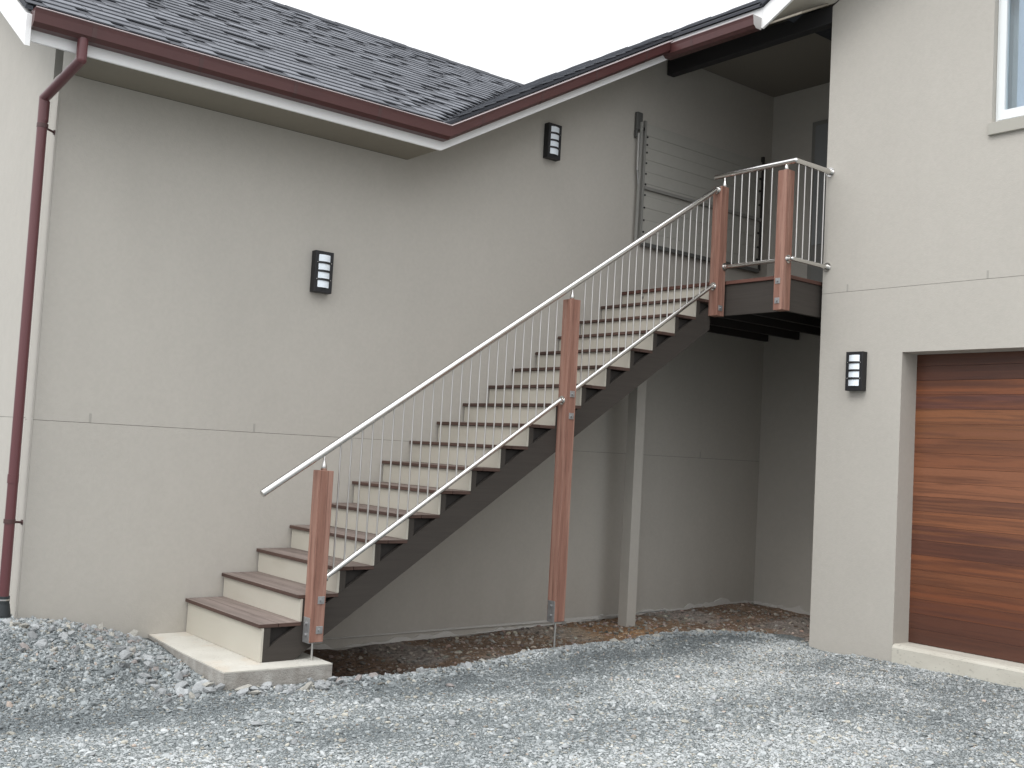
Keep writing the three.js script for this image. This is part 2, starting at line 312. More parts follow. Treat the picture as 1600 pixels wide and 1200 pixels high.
piece('wall_joint', box(W1L + 0.004, W1R, 1.4175 - J, 1.4175 + J, -0.19, -0.003), M.joint, house);
piece('wall_joint', box(W1L + 0.003, W1L + 0.19, 1.43 - J, 1.43 + J, -6.2, -0.21, 'z'), M.joint, house);
piece('wall_joint', box(W2X + 0.003, W2X + T2, 2.915 - J, 2.915 + J, W2Z, 9, 'z'), M.joint, house);
for (const [x, y] of [[-0.778, 1.4215], [0.454, 1.4215], [2.95, 1.4215], [3.4, 1.4215], [5.6, 1.4215]]) piece('wall_patch', box(x - 0.008, x + 0.008, y, y + 0.062, 0, 0.0016, 'y'), M.grey2 ?? (M.grey2 = std({ color: col(0.36, 0.345, 0.31), roughness: 0.95 })), house);
for (const z of [2.276, 3.522]) piece('wall_patch', box(W2X - 0.0016, W2X, 2.918, 2.98, z - 0.008, z + 0.008, 'y'), M.grey2, house);
{ // rough cement line where the render meets the soil
  const strip = (n, P, Q, hf, out) => { const pts = [], N = n; for (let i = 0; i <= N; i++) { const t = i / N; pts.push([t, hf(t)]); } const L = P.distanceTo(Q), d = Q.clone().sub(P).normalize(); const sh = [[0, -0.2], ...pts.map(([t, h]) => [t * L, h]), [L, -0.2]]; return prism(sh, V(P.x, 0, P.z), d, Y, out, 0.016, 'x'); };
  const hh = (x, z, k) => soilH(x, z) + 0.016 + 0.14 * Math.max(0, fbm(k * 5, 2, 501, 4) - 0.44) + 0.03 * Math.max(0, vnoise(k * 19, 4, 503) - 0.45);
  piece('cement_edge', strip(140, V(0.45, 0, 0), V(6.58, 0, 0), (t) => hh(0.45 + 6.13 * t, 0.03, t * 7), Z), M.cementEdge ?? (M.cementEdge = std({ color: col(0.56, 0.545, 0.51), roughness: 1, bumpMap: plasterBump, bumpScale: 0.01 })), house);
  piece('cement_edge', strip(50, V(6.6, 0, 2.0), V(6.6, 0, 0.02), (t) => hh(6.57, 2 - 1.98 * t, 20 + t * 2) + 0.01, V(-1, 0, 0)), M.cementEdge, house);
}
// soffits, fascias and barge boards
const S1 = 0.568, RX = 1.69, EX = 4.33;
const slopeY = (x) => 3.80 + S1 * (x - RX);
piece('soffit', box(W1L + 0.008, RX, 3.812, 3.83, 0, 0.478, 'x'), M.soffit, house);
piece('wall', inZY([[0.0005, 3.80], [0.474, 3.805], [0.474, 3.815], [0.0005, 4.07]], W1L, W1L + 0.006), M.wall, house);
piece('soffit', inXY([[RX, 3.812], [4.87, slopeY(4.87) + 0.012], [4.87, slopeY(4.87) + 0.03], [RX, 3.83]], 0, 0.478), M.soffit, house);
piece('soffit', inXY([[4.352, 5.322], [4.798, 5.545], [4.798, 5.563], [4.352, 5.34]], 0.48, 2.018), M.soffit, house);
piece('fascia', inXY([[-1.5, 3.80], [RX, 3.80], [RX, 3.99], [-1.5, 3.99]], 0.48, 0.50), M.white, house);
piece('fascia', inXY([[RX, 3.80], [EX, slopeY(EX)], [EX, slopeY(EX) + 0.19], [RX, 3.99]], 0.48, 0.50), M.white, house);
piece('fascia', box(EX, EX + 0.02, slopeY(EX), slopeY(EX) + 0.19, 0.50, 1.61, 'z'), M.white, house);
const bargeY = (z) => 5.305 + 0.55 * (z - 1.63);
piece('barge_board', inZY([[1.612, bargeY(1.612)], [5.5, bargeY(5.5)], [5.5, bargeY(5.5) + 0.19], [1.612, bargeY(1.612) + 0.19]], EX, EX + 0.025), M.white, house);
{ // lining under the gable overhang, cut where it folds into the entry lining
  const P = [[EX + 0.026, 1.66], [W2X - 0.001, 2.045], [W2X - 0.001, 5.5], [EX + 0.026, 5.5]], g = prism(P, V(0, 0, 0), X, Z, Y, 0.015), p = g.attributes.position;
  for (let i = 0; i < p.count; i++) p.setY(i, p.getY(i) + bargeY(p.getZ(i)) + 0.012);
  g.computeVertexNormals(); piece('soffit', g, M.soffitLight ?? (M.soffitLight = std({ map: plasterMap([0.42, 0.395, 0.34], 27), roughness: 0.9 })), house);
}
const bY = (z) => 3.75 + 0.59 * (0.55 - z);
piece('barge_board', inZY([[0.55, bY(0.55)], [0.55, bY(0.55) + 0.2], [-3.0, bY(-3.0) + 0.22], [-3.0, bY(-3.0)]], -1.535, -1.503), M.white, house);
piece('soffit', inZY([[0.45, bY(0.45) + 0.03], [-3.0, bY(-3.0) + 0.03], [-3.0, bY(-3.0) + 0.05], [0.45, bY(0.45) + 0.05]], -1.502, W1L), M.white, house);
piece('beam', box(4.80, 4.90, 5.375, 5.535, 0.02, 2.018, 'z', 0.006), M.beam, house);
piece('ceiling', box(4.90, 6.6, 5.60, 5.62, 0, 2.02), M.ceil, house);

// gutters
const prof = [[0.002, 0.0], [0.002, -0.112], [0.072, -0.112], [0.104, -0.088], [0.112, -0.03], [0.12, 0], [0.117, 0.0], [0.109, -0.03], [0.101, -0.086], [0.07, -0.109], [0.005, -0.109], [0.005, 0]];
function gutter(A, B, out) {
  const d = B.clone().sub(A), L = d.length();
  const g = part('gutter', prism(prof, A, out, Y, d.clone().divideScalar(L), L), M.maroon, house);
  const bead = rod(A.clone().addScaledVector(out, 0.1195), B.clone().addScaledVector(out, 0.1195), 0.0042, 8); part('gutter_lip', bead, M.lip, g);
  for (let s = 0.35; s < L - 0.1; s += 0.72) {                      // joint straps round the gutter
    const P = A.clone().addScaledVector(d, s / L);
    part('gutter_joint', prism([[0.0718, -0.1135], [0.1052, -0.0885], [0.1135, -0.03], [0.1212, 0.001], [0.119, 0.001], [0.111, -0.03], [0.103, -0.087], [0.071, -0.1115]], P, out, Y, d.clone().divideScalar(L), 0.03), M.strap ?? (M.strap = std({ color: col(0.075, 0.035, 0.033), roughness: 0.5 })), g);
  }
  return g;
}
const g1 = gutter(V(-1.5, 3.985, 0.5), V(RX + 0.012, 3.985, 0.5), Z);
part('gutter_end', prism([[0, 0], [0.002, -0.112], [0.072, -0.112], [0.104, -0.088], [0.112, -0.03], [0.12, 0]], V(-1.503, 3.985, 0.5), Z, Y, X, 0.003), M.maroon, g1);
gutter(V(RX + 0.012, 3.985, 0.5), V(EX - 0.1, 3.985 + S1 * (EX - 0.1 - RX - 0.012), 0.5), Z);
const yE = slopeY(EX) + 0.092;
const g3 = gutter(V(EX, yE, 0.502), V(EX, yE, 1.6), V(-1, 0, 0));
part('gutter_end', prism([[0, 0], [0.002, -0.112], [0.072, -0.112], [0.104, -0.088], [0.112, -0.03], [0.12, 0]], V(EX, yE, 1.6), V(-1, 0, 0), Y, Z, 0.003), std({ color: col(0.4, 0.38, 0.37), roughness: 0.5 }), g3);

// downpipe
{
  const pts = [V(-1.19, 3.885, 0.56), V(-1.19, 3.745, 0.56), V(-1.262, 3.59, 0.045), V(-1.257, 0.235, 0.045)];
  const gs = []; for (let i = 0; i < 3; i++) gs.push(rod(pts[i], pts[i + 1], 0.033, 24));
  for (const p of [pts[1], pts[2]]) { const s = new THREE.SphereGeometry(0.0335, 20, 14); s.translate(p.x, p.y, p.z); gs.push(s); }
  const dp = part('downpipe', merge(gs), M.pipe, house);
  for (const [a, b] of [[3.43, 3.57], [0.99, 1.05]]) part('pipe_collar', rod(V(-1.2595, a, 0.045), V(-1.2595, b, 0.045), 0.0355, 24), M.pipe, dp);
  for (const y of [3.40, 0.74]) { part('pipe_clip', merge([rod(V(-1.2595, y - 0.014, 0.045), V(-1.2595, y + 0.014, 0.045), 0.037, 24), rod(V(-1.235, y - 0.006, 0.03), V(-1.168, y - 0.012, -0.012), 0.008, 8), rod(V(-1.172, y - 0.012, -0.012), V(-1.163, y - 0.012, -0.012), 0.017, 12)]), M.strap, dp); }
  part('pipe_boot', merge([rod(V(-1.257, 0.125, 0.045), V(-1.257, 0.2, 0.045), 0.052, 24, 0.04), rod(V(-1.257, 0.2, 0.045), V(-1.257, 0.25, 0.045), 0.038, 24), rod(V(-1.257, 0.115, 0.045), V(-1.257, 0.127, 0.045), 0.054, 24)]), M.rubber, dp);
  part('pipe_band', rod(V(-1.257, 0.222, 0.045), V(-1.257, 0.232, 0.045), 0.0395, 24), M.brushed, dp);
  part('drain_stub', rod(V(-1.257, -0.15, 0.045), V(-1.257, 0.118, 0.045), 0.048, 24), M.pvc, dp);
}

// roofs: a solid deck, courses of laminated shingles and single tabs on top
const allTabs = [];
function roofPlane(name, O, A, U, rows, exposure, uFrom, uTo, nearCount) {
  const N = A.clone().cross(U); if (N.y < 0) N.negate(); N.normalize();
  const courses = [], tabs = [];
  for (let r = 0; r < rows; r++) {
    const v = r * exposure, a = uFrom(v), b = uTo(v); if (b - a < 0.05) continue;
    const lift = 0.006, wob = () => rr(-0.004, 0.004);
    const g = new THREE.BoxGeometry(b - a, 0.005, exposure * 1.05); boxUV(g, 'x', r * 0.13, r * 0.21);
    const up = U.clone().addScaledVector(N, -0.009 / exposure).normalize();
    const c = O.clone().addScaledVector(A, (a + b) / 2).addScaledVector(U, v + exposure / 2).addScaledVector(N, lift);
    g.applyMatrix4(new THREE.Matrix4().makeBasis(A.clone().negate(), A.clone().cross(up).multiplyScalar(Math.sign(A.clone().cross(up).dot(N))), up).setPosition(c)); courses.push(g);
    let u = a + rr(0, 0.12);
    while (u < b - 0.05) {
      const L = Math.min(rr(0.1, 0.34), b - u), P = O.clone().addScaledVector(A, u + L / 2).addScaledVector(U, v + exposure * 0.5 + wob()).addScaledVector(N, lift + 0.0062);
      tabs.push({ P, L, up, mat: Math.floor(rr(0, 5)), A, N, exposure, d: P.distanceTo(EYE) / Math.sqrt(L) }); u += L + (rnd() < 0.4 ? rr(0.06, 0.26) : 0.005);
    }
  }
  return { courses, tabs, N };
}
const tabGeo = [0, 1, 2].map((i) => { const g = new THREE.BoxGeometry(1, 1, 1); const p = g.attributes.position; for (let k = 0; k < p.count; k++) { const sx = p.getX(k), sz = p.getZ(k); if (sz < 0) p.setX(k, sx * (0.985 - 0.012 * i)); } g.computeVertexNormals(); const uv = g.attributes.uv; for (let k = 0; k < uv.count; k++) uv.setXY(k, uv.getX(k) * 0.3 + i * 0.17, uv.getY(k) * 0.14 + i * 0.23); return g; });
function tabMatrix(t) { const y = t.A.clone().cross(t.up); if (y.dot(t.N) < 0) y.negate(); return new THREE.Matrix4().makeBasis(t.A.clone().multiplyScalar(-t.L), y.multiplyScalar(0.0075), t.up.clone().multiplyScalar(t.exposure * 1.02)).setPosition(t.P); }
function layRoof(roof, planes, singles) {
  const tabs = planes.flatMap((p) => p.tabs).sort((a, b) => a.d - b.d);
  tabs.forEach((t, i) => {
    if (i >= singles) return;
    const m = new THREE.Mesh(tabGeo[i % 3], shingleMats[t.mat]); m.name = numbered('shingle'); m.castShadow = m.receiveShadow = true;
    tabMatrix(t).decompose(m.position, m.quaternion, m.scale); roof.add(m);
  });
  for (let k = 0; k < 5; k++) { const gs = tabs.filter((t, i) => i >= singles && t.mat === k).map((t, i) => tabGeo[i % 3].clone().applyMatrix4(tabMatrix(t))); if (gs.length) { const m = part('shingles', merge(gs), shingleMats[k], roof); m.userData.kind = 'stuff'; } }
  const c = part('shingle_courses', merge(planes.flatMap((p) => p.courses)), M.shingleBase, roof); c.userData.kind = 'stuff';
}
{
  const sL = 0.59, z0 = 0.545, yL = 4.012, zR = -2.93, yR = yL + sL * (z0 - zR);
  const UL = V(0, sL, -1).normalize(), kL = Math.hypot(1, sL), lenL = (z0 - zR) * kL;
  const sQ = 0.572, xQ = 1.70, yQ = 4.03, xR = 5.25, kQ = Math.hypot(1, sQ), UQ = V(1, sQ, 0).normalize(), lenQ = (xR - xQ) * kQ;
  const yAtQ = (x) => yQ + sQ * (x - xQ);
  const valleyX = (z) => xQ + (yL + sL * (z0 - z) - yQ) / sQ, valleyZ = (x) => z0 - (yAtQ(x) - yL) / sL;
  // decks
  const zv = (x) => Math.min(z0, valleyZ(x));
  const quad = (P) => { const g = new THREE.BufferGeometry(), pos = []; for (const [a, b, c] of P) pos.push(...a, ...b, ...c); g.setAttribute('position', new THREE.Float32BufferAttribute(pos, 3)); g.computeVertexNormals(); return boxUV(g, 'x'); };
  const L0 = [-1.54, yL, z0], L1 = [valleyX(z0), yL, z0], L2 = [valleyX(zR), yR, zR], L3 = [-1.54, yR, zR];
  const roof = part('roof', merge([quad([[L0, L1, L2], [L0, L2, L3]]), quad([[[-1.54, yR, zR], [8, yR, zR], [8, 3.9, -6.5]], [[-1.54, yR, zR], [8, 3.9, -6.5], [-1.54, 3.9, -6.5]]]), inZY([[z0, yL - 0.002], [zR, yR - 0.002], [zR, yR - 0.05], [z0, yL - 0.03]], -1.545, -1.5)]), M.shingleBase, house);
  const pl = roofPlane('left', V(0, yL, z0), V(1, 0, 0), UL, Math.ceil(lenL / 0.143), 0.143, () => -1.54, (v) => valleyX(z0 - v / kL) - 0.01);
  layRoof(roof, [pl], 300);
  part('ridge_cap', merge(Array.from({ length: 22 }, (_, i) => { const x0 = -1.54 + i * 0.31; return inZY([[-0.15, -0.075], [0, 0.012 + 0.006 * (i % 2)], [0.15, -0.075], [0.15, -0.09], [0, -0.004], [-0.15, -0.09]], x0, x0 + 0.33).translate(0, yR + 0.012, zR); })), M.ridge, roof);
  // roof over the entry, rising to the right
  const Q = part('roof', merge([inXY([[xQ, yQ - 0.03], [xR, yAtQ(xR) - 0.03], [xR, yAtQ(xR) - 0.002], [xQ, yQ - 0.002]], -0.1, 0.535), inXY([[EX - 0.03, yAtQ(EX - 0.03) - 0.03], [xR, yAtQ(xR) - 0.03], [xR, yAtQ(xR) - 0.002], [EX - 0.03, yAtQ(EX - 0.03) - 0.002]], 0.5, 1.62),
    quad([[[xQ, yQ - 0.002, 0.0], [xR, yAtQ(xR) - 0.002, 0.0], [xR, yAtQ(xR) - 0.002, zR]], [[xR, yAtQ(xR), 1.62], [12, 5.2, 1.62], [12, 5.2, -6]], [[xR, yAtQ(xR), 1.62], [12, 5.2, -6], [xR, yAtQ(xR), -6]]])]), M.shingleBase, house);
  const pq = roofPlane('entry', V(xQ, yQ, 0), V(0, 0, 1), UQ, Math.ceil(lenQ / 0.143), 0.143, (v) => Math.min(0.5, valleyZ(xQ + v / kQ) + 0.01), (v) => (xQ + v / kQ > EX ? 1.62 : 0.54));
  layRoof(Q, [pq], 0);
  part('ridge_cap', merge(Array.from({ length: 15 }, (_, i) => { const a = zR + i * 0.31; return inXY([[-0.15, -0.075], [0, 0.012 + 0.007 * (i % 2)], [0.15, -0.075], [0.15, -0.09], [0, -0.004], [-0.15, -0.09]], a, a + 0.33).translate(xR, yAtQ(xR) + 0.014, 0); })), M.ridge, Q);
  // roof of the right block
  const top = (z) => bargeY(z) + 0.2, R = part('roof', merge([inZY([[1.60, top(1.60)], [5.5, top(5.5)], [5.5, top(5.5) + 0.035], [1.60, top(1.60) + 0.035]], EX - 0.03, 11), inZY([[5.5, top(5.5)], [9.4, top(1.60)], [9.4, top(1.60) + 0.035], [5.5, top(5.5) + 0.035]], EX - 0.03, 11)]), M.shingleBase, house);
  piece('barge_board', inZY([[5.5, bargeY(5.5)], [9.39, bargeY(1.61)], [9.39, bargeY(1.61) + 0.19], [5.5, bargeY(5.5) + 0.19]], EX, EX + 0.025), M.white, house);
}

// garage door: sectional cedar boards, each its own tone
{
  const tones = [[.085, .03, .016], [.1, .035, .02], [.235, .075, .027], [.115, .042, .032], [.24, .092, .036], [.2, .078, .036], [.205, .074, .034], [.215, .08, .036], [.245, .097, .047], [.26, .103, .05], [.125, .05, .03], [.25, .095, .042], [.11, .042, .027], [.1, .037, .023], [.205, .07, .028], [.185, .068, .03], [.175, .055, .022], [.095, .034, .02], [.078, .03, .019], [.066, .026, .017]];
  const door = part('garage_door', box(5.062, 5.09, -0.004, 2.5, 2.72, 6.3, 'z'), M.darkbrown, house);
  tones.forEach((c, i) => { const m = (c[0] + c[1] + c[2]) / 3; tones[i] = c.map((q) => 0.8 * lerp(q, [0.15, 0.054, 0.027][c.indexOf(q)], 0.2)); });
  const N = tones.length, h = (GY + 0.025) / N;
  tones.forEach((c, i) => {
    const y1 = GY + 0.022 - i * h, y0 = y1 - h + 0.0013, s = 601 + i * 13;
    const nx = tones[Math.max(0, i - 1)], w = tex(512, 64, 2.6, 0.12, (u, v) => {
      const f = fbm(u * 5, v * 7 + 3 * fbm(u * 3, v * 2, s + 3, 3, 3, 2), s, 4, 5, 0), l = fbm(u * 2, v * 3, s + 5, 3, 2, 3), q = fbm(u * 90, v * 60, s + 7, 2, 90, 60);
      const k = mixc(mixc(c.map((t) => t * 1.3), nx, smooth(0.45, 0.7, l) * 0.75), mixc(c, [0.06, 0.024, 0.016], 0.65), clamp(smooth(0.42, 0.75, f) * 0.6)); return k.map((t) => t * (0.9 + 0.2 * q));
    });
    piece('plank', box(5.03 + rr(0, 0.0012), 5.06, y0, y1, 2.74, 6.28, 'z', 0.0013), std({ map: w, bumpMap: grainBump, bumpScale: 0.0005, roughness: 0.42 }), door);
  });
  piece('door_sill', inXY([[4.786, -0.5], [5.06, -0.5], [5.06, -0.006], [4.83, -0.002], [4.80, -0.012], [4.786, -0.03]], GZ + 0.001, GZ2 - 0.001, 'z'), M.sill, house);
}
// upstairs window
{
  const fx = 4.858, z0 = 3.522, z1 = 4.898, y0 = 4.142, y1 = 5.358, w = 0.068;
  const win = part('window', inZY([[z0, y0], [z1, y0], [z1, y1], [z0, y1]], fx, fx + 0.05, 'z', [[[z0 + w, y0 + w + 0.03], [z1 - w, y0 + w + 0.03], [z1 - w, y1 - w], [z0 + w, y1 - w]]]), M.alum, house);
  part('sash', inZY([[z0 + 0.02, y0 + 0.03], [z1 - 0.02, y0 + 0.03], [z1 - 0.02, y1 - 0.02], [z0 + 0.02, y1 - 0.02]], fx - 0.008, fx - 0.0005, 'z', [[[z0 + w + 0.004, y0 + w + 0.036], [z1 - w - 0.004, y0 + w + 0.036], [z1 - w - 0.004, y1 - w - 0.004], [z0 + w + 0.004, y1 - w - 0.004]]]), M.alum, win);
  part('pane', box(fx + 0.022, fx + 0.026, y0 + w, y1 - w, z0 + w - 0.004, z1 - w + 0.004), M.glass, win);
  part('blind', box(fx + 0.09, fx + 0.095, y0, y1, z0 + 0.12, z1), M.blind, win);
  part('lining', merge([box(fx + 0.052, fx + 0.2, y0 - 0.02, y1 + 0.02, z0 - 0.02, z0 + 0.03), box(fx + 0.052, fx + 0.2, y0 - 0.02, y0 + 0.04, z0 + 0.031, z1), box(fx + 0.19, fx + 0.2, y0, y1, z0, z1)]), std({ color: col(0.55, 0.6, 0.62), roughness: 0.8 }), win);
  piece('window_sill', box(4.768, fx - 0.001, 4.043, 4.139, 3.505, 4.915, 'z', 0.004), std({ color: col(0.40, 0.385, 0.34), roughness: 0.9 }), house);
}
// entry door at the end of the landing
{
  const d = part('door', box(6.565, 6.598, 3.03, 5.18, 0.57, 1.55, 'y', 0.004), std({ color: col(0.2, 0.195, 0.18), roughness: 0.7 }), house);
  part('door_panel', box(6.556, 6.564, 3.06, 3.66, 0.63, 1.49, 'y'), std({ color: col(0.2, 0.2, 0.19), roughness: 0.6 }), d);
  part('pane', box(6.556, 6.564, 3.80, 5.13, 0.62, 1.49, 'y'), std({ color: col(0.25, 0.26, 0.26), roughness: 0.2 }), d);
}

// ---------------------------------------------------------------- concrete pad
{
  const pad = thing('concrete_pad', 'pale concrete pad stained with rust at the foot of the stair', 'concrete slab', [0.09, -0.07, 0.7]);
  const outline = [[-0.25, 0.002], [-0.288, 0.7], [-0.296, 1.39], [0.06, 1.408], [0.448, 1.414], [0.446, 0.7], [0.44, 0.002]];
  const mk = (s, y0, y1) => prism(outline.map(([x, z]) => [0.08 + (x - 0.08) * s, z < 0.01 ? z : 0.7 + (z - 0.7) * s]), V(0, y0, 0), X, Z, Y, y1 - y0);
  const side = mk(1, -0.45, -0.079); piece('slab_side', side, M.concreteSide, pad);
  const topg = prism(outline, V(0, -0.0785, 0), X, Z, Y, 0.0085); piece('slab_top', topg, M.concrete, pad);
}

// ---------------------------------------------------------------- staircase
const R_ = 0.178, G_ = 0.2681, SW = 1.22;
const stairs = thing('staircase', 'straight outdoor stair with dark timber treads, cream risers and a brown stringer', 'staircase', [0.2, -0.07, 0.6]);
{
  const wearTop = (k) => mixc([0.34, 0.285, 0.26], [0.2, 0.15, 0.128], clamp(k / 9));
  for (let k = 1; k <= 16; k++) {
    const x0 = (k - 1) * G_, y = k * R_, t = 0.026;
    for (const [a, b] of [[0, 0.139], [0.1425, G_ + 0.036]]) {
      const s = rr(0.85, 1.12), g = box(x0 + a, x0 + b, y - t, y + rr(-0.0008, 0.0008), 0.012, SW + 0.003, 'z', 0.003);
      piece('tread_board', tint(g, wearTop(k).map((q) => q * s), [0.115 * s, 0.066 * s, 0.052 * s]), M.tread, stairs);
    }
  }
  for (let k = 1; k <= 17; k++) {
    const x = (k - 1) * G_ + 0.022, y0 = k === 1 ? -0.069 : (k - 1) * R_ + 0.0012, y1 = k * R_ - 0.0275;
    piece('riser', box(x, x + 0.017, y0, y1, 0.014, SW, 'z', 0.0015), M.cream, stairs);
    if (k <= 16) piece('step_bracket', box(x + 0.0185, x + 0.064, Math.max(-0.069, 0.664 * (x + 0.02) - 0.06), y1, SW - 0.034, SW - 0.0025, 'y'), M.brown, stairs);
  }
  const T = (x) => 0.664 * x - 0.03, B = (x) => 0.664 * x - 0.245, xe = 4.25;
  const board = [[0.042, -0.069], [0.265, -0.069], [xe, B(xe)], [xe, T(xe)], [0.042, T(0.042)]];
  piece('stringer', inXY(board, SW - 0.033, SW, 'x'), M.brown, stairs);
  const saw = []; for (let k = 1; k <= 16; k++) { const x = (k - 1) * G_ + 0.042; saw.push([x, k === 1 ? -0.06 : (k - 1) * R_ - 0.034], [x, k * R_ - 0.034]); }
  saw.push([xe, 16 * R_ - 0.034], [xe, B(xe) + 0.03], [0.3, -0.04], [0.07, -0.06]);
  piece('carriage', inXY(saw, SW - 0.085, SW - 0.05, 'x'), M.darkbrown, stairs);
  piece('carriage', inXY(saw, 0.016, 0.05, 'x'), M.darkbrown, stairs);
  piece('lining', prism([[0.32, B(0.32) + 0.04], [xe, B(xe) + 0.04], [xe, B(xe) + 0.052], [0.32, B(0.32) + 0.052]], V(0, 0, 0.052), X, Y, Z, SW - 0.14), M.darkbrown, stairs);
  // landing
  const ly = 17 * R_;
  for (let i = 0; i < 14; i++) {
    const z0 = 0.012 + i * 0.142, z1 = i === 13 ? 1.998 : z0 + 0.139, xs = z0 < 1.15 ? 16 * G_ : 4.34;
    piece('landing_board', tint(box(xs, 6.59, ly - 0.032, ly, z0, z1, 'x', 0.003), [0.12, 0.075, 0.058], [0.125, 0.055, 0.04]), M.tread, stairs);
  }
  piece('landing_fascia', box(4.352, 4.378, 2.712, ly - 0.0335, 1.2, 1.984, 'z', 0.002), M.brown, stairs);
  piece('landing_fascia', box(4.379, 6.58, 2.712, ly - 0.0335, 1.958, 1.984, 'x', 0.002), M.brown, stairs);
  piece('landing_trim', box(4.334, 4.351, ly - 0.032, ly - 0.0005, 1.22, 2.0, 'z', 0.003), M.trim, stairs);
  for (const z of [0.03, 0.45, 0.9, 1.3, 1.7]) piece('joist', box(4.36, 6.58, 2.77, ly - 0.0335, z, z + 0.045, 'x'), M.darkbrown, stairs);
  piece('bolt', rod(V(4.31, 2.955, 0.30), V(4.295, 2.955, 0.30), 0.014, 10), M.galv, stairs);
}
// painted prop under the stair
{
  const p = thing('support_post', 'square post painted wall grey standing in the soil under the stair', 'post', [4.24, -0.23, 0.36]);
  const g = box(4.18, 4.30, -0.4, 2.62, 0.30, 0.42, 'y', 0.005); piece('shaft', g, M.wall, p);
}

// ---------------------------------------------------------------- railings
const washer = (p, parent, nx) => { // square plate with a bolt head on a post face: nx = outward direction
  const q = new THREE.Quaternion().setFromUnitVectors(Z, nx);
  const pl = part('washer_plate', new RoundedBoxGeometry(0.05, 0.05, 0.005, 1, 0.002), M.galv, parent, [p.x + nx.x * 0.003, p.y, p.z + nx.z * 0.003], q);
  const b = new THREE.Mesh(new THREE.CylinderGeometry(0.0105, 0.0105, 0.012, 6).rotateX(Math.PI / 2), M.galv); b.name = numbered('bolt_head'); b.position.z = 0.0085; pl.add(b);
};
function flange(p, n, parent, r = 0.036) {              // round wall plate with screws, n = outward
  const g = new THREE.CylinderGeometry(r, r * 1.04, 0.007, 28); g.rotateX(Math.PI / 2);
  const q = new THREE.Quaternion().setFromUnitVectors(Z, n);
  const f = part('flange', g, M.steel, parent, [p.x + n.x * 0.0036, p.y + n.y * 0.0036, p.z + n.z * 0.0036], q);
  const c = new THREE.Mesh(new THREE.CylinderGeometry(0.0225, 0.024, 0.022, 20).rotateX(Math.PI / 2), M.steel); c.name = numbered('socket'); c.position.z = 0.0125; f.add(c);
  for (let i = 0; i < 4; i++) { const s = new THREE.Mesh(new THREE.CylinderGeometry(0.0045, 0.0045, 0.003, 8).rotateX(Math.PI / 2), M.rubber); s.name = numbered('screw'); s.position.set(Math.cos(i * 1.571 + 0.6) * r * 0.78, Math.sin(i * 1.571 + 0.6) * r * 0.78, 0.004); f.add(s); }
}
function saddle(x, y0, y1, z, parent) {
  const pts = [[0.0001, 0], [0.02, 0], [0.02, 0.03], [0.012, 0.055], [0.0085, 0.07], [0.0085, y1 - y0], [0.0001, y1 - y0]].map(([a, b]) => new THREE.Vector2(a, b));
  part('rail_bracket', new THREE.LatheGeometry(pts, 18), M.steel, parent, [x, y0, z]);
}
const postGeo = (x, y0, y1, z) => { const g = new RoundedBoxGeometry(0.1, y1 - y0, 0.1, 1, 0.0025); boxUV(g, 'y', rr(0, 4), rr(0, 4)); g.translate(x, (y0 + y1) / 2, z); return g; };
const HX = (x) => 1.023 + 0.6626 * (x + 0.064), LX = (x) => 0.481 + 0.662 * (x - 0.447), RZ = 1.27;
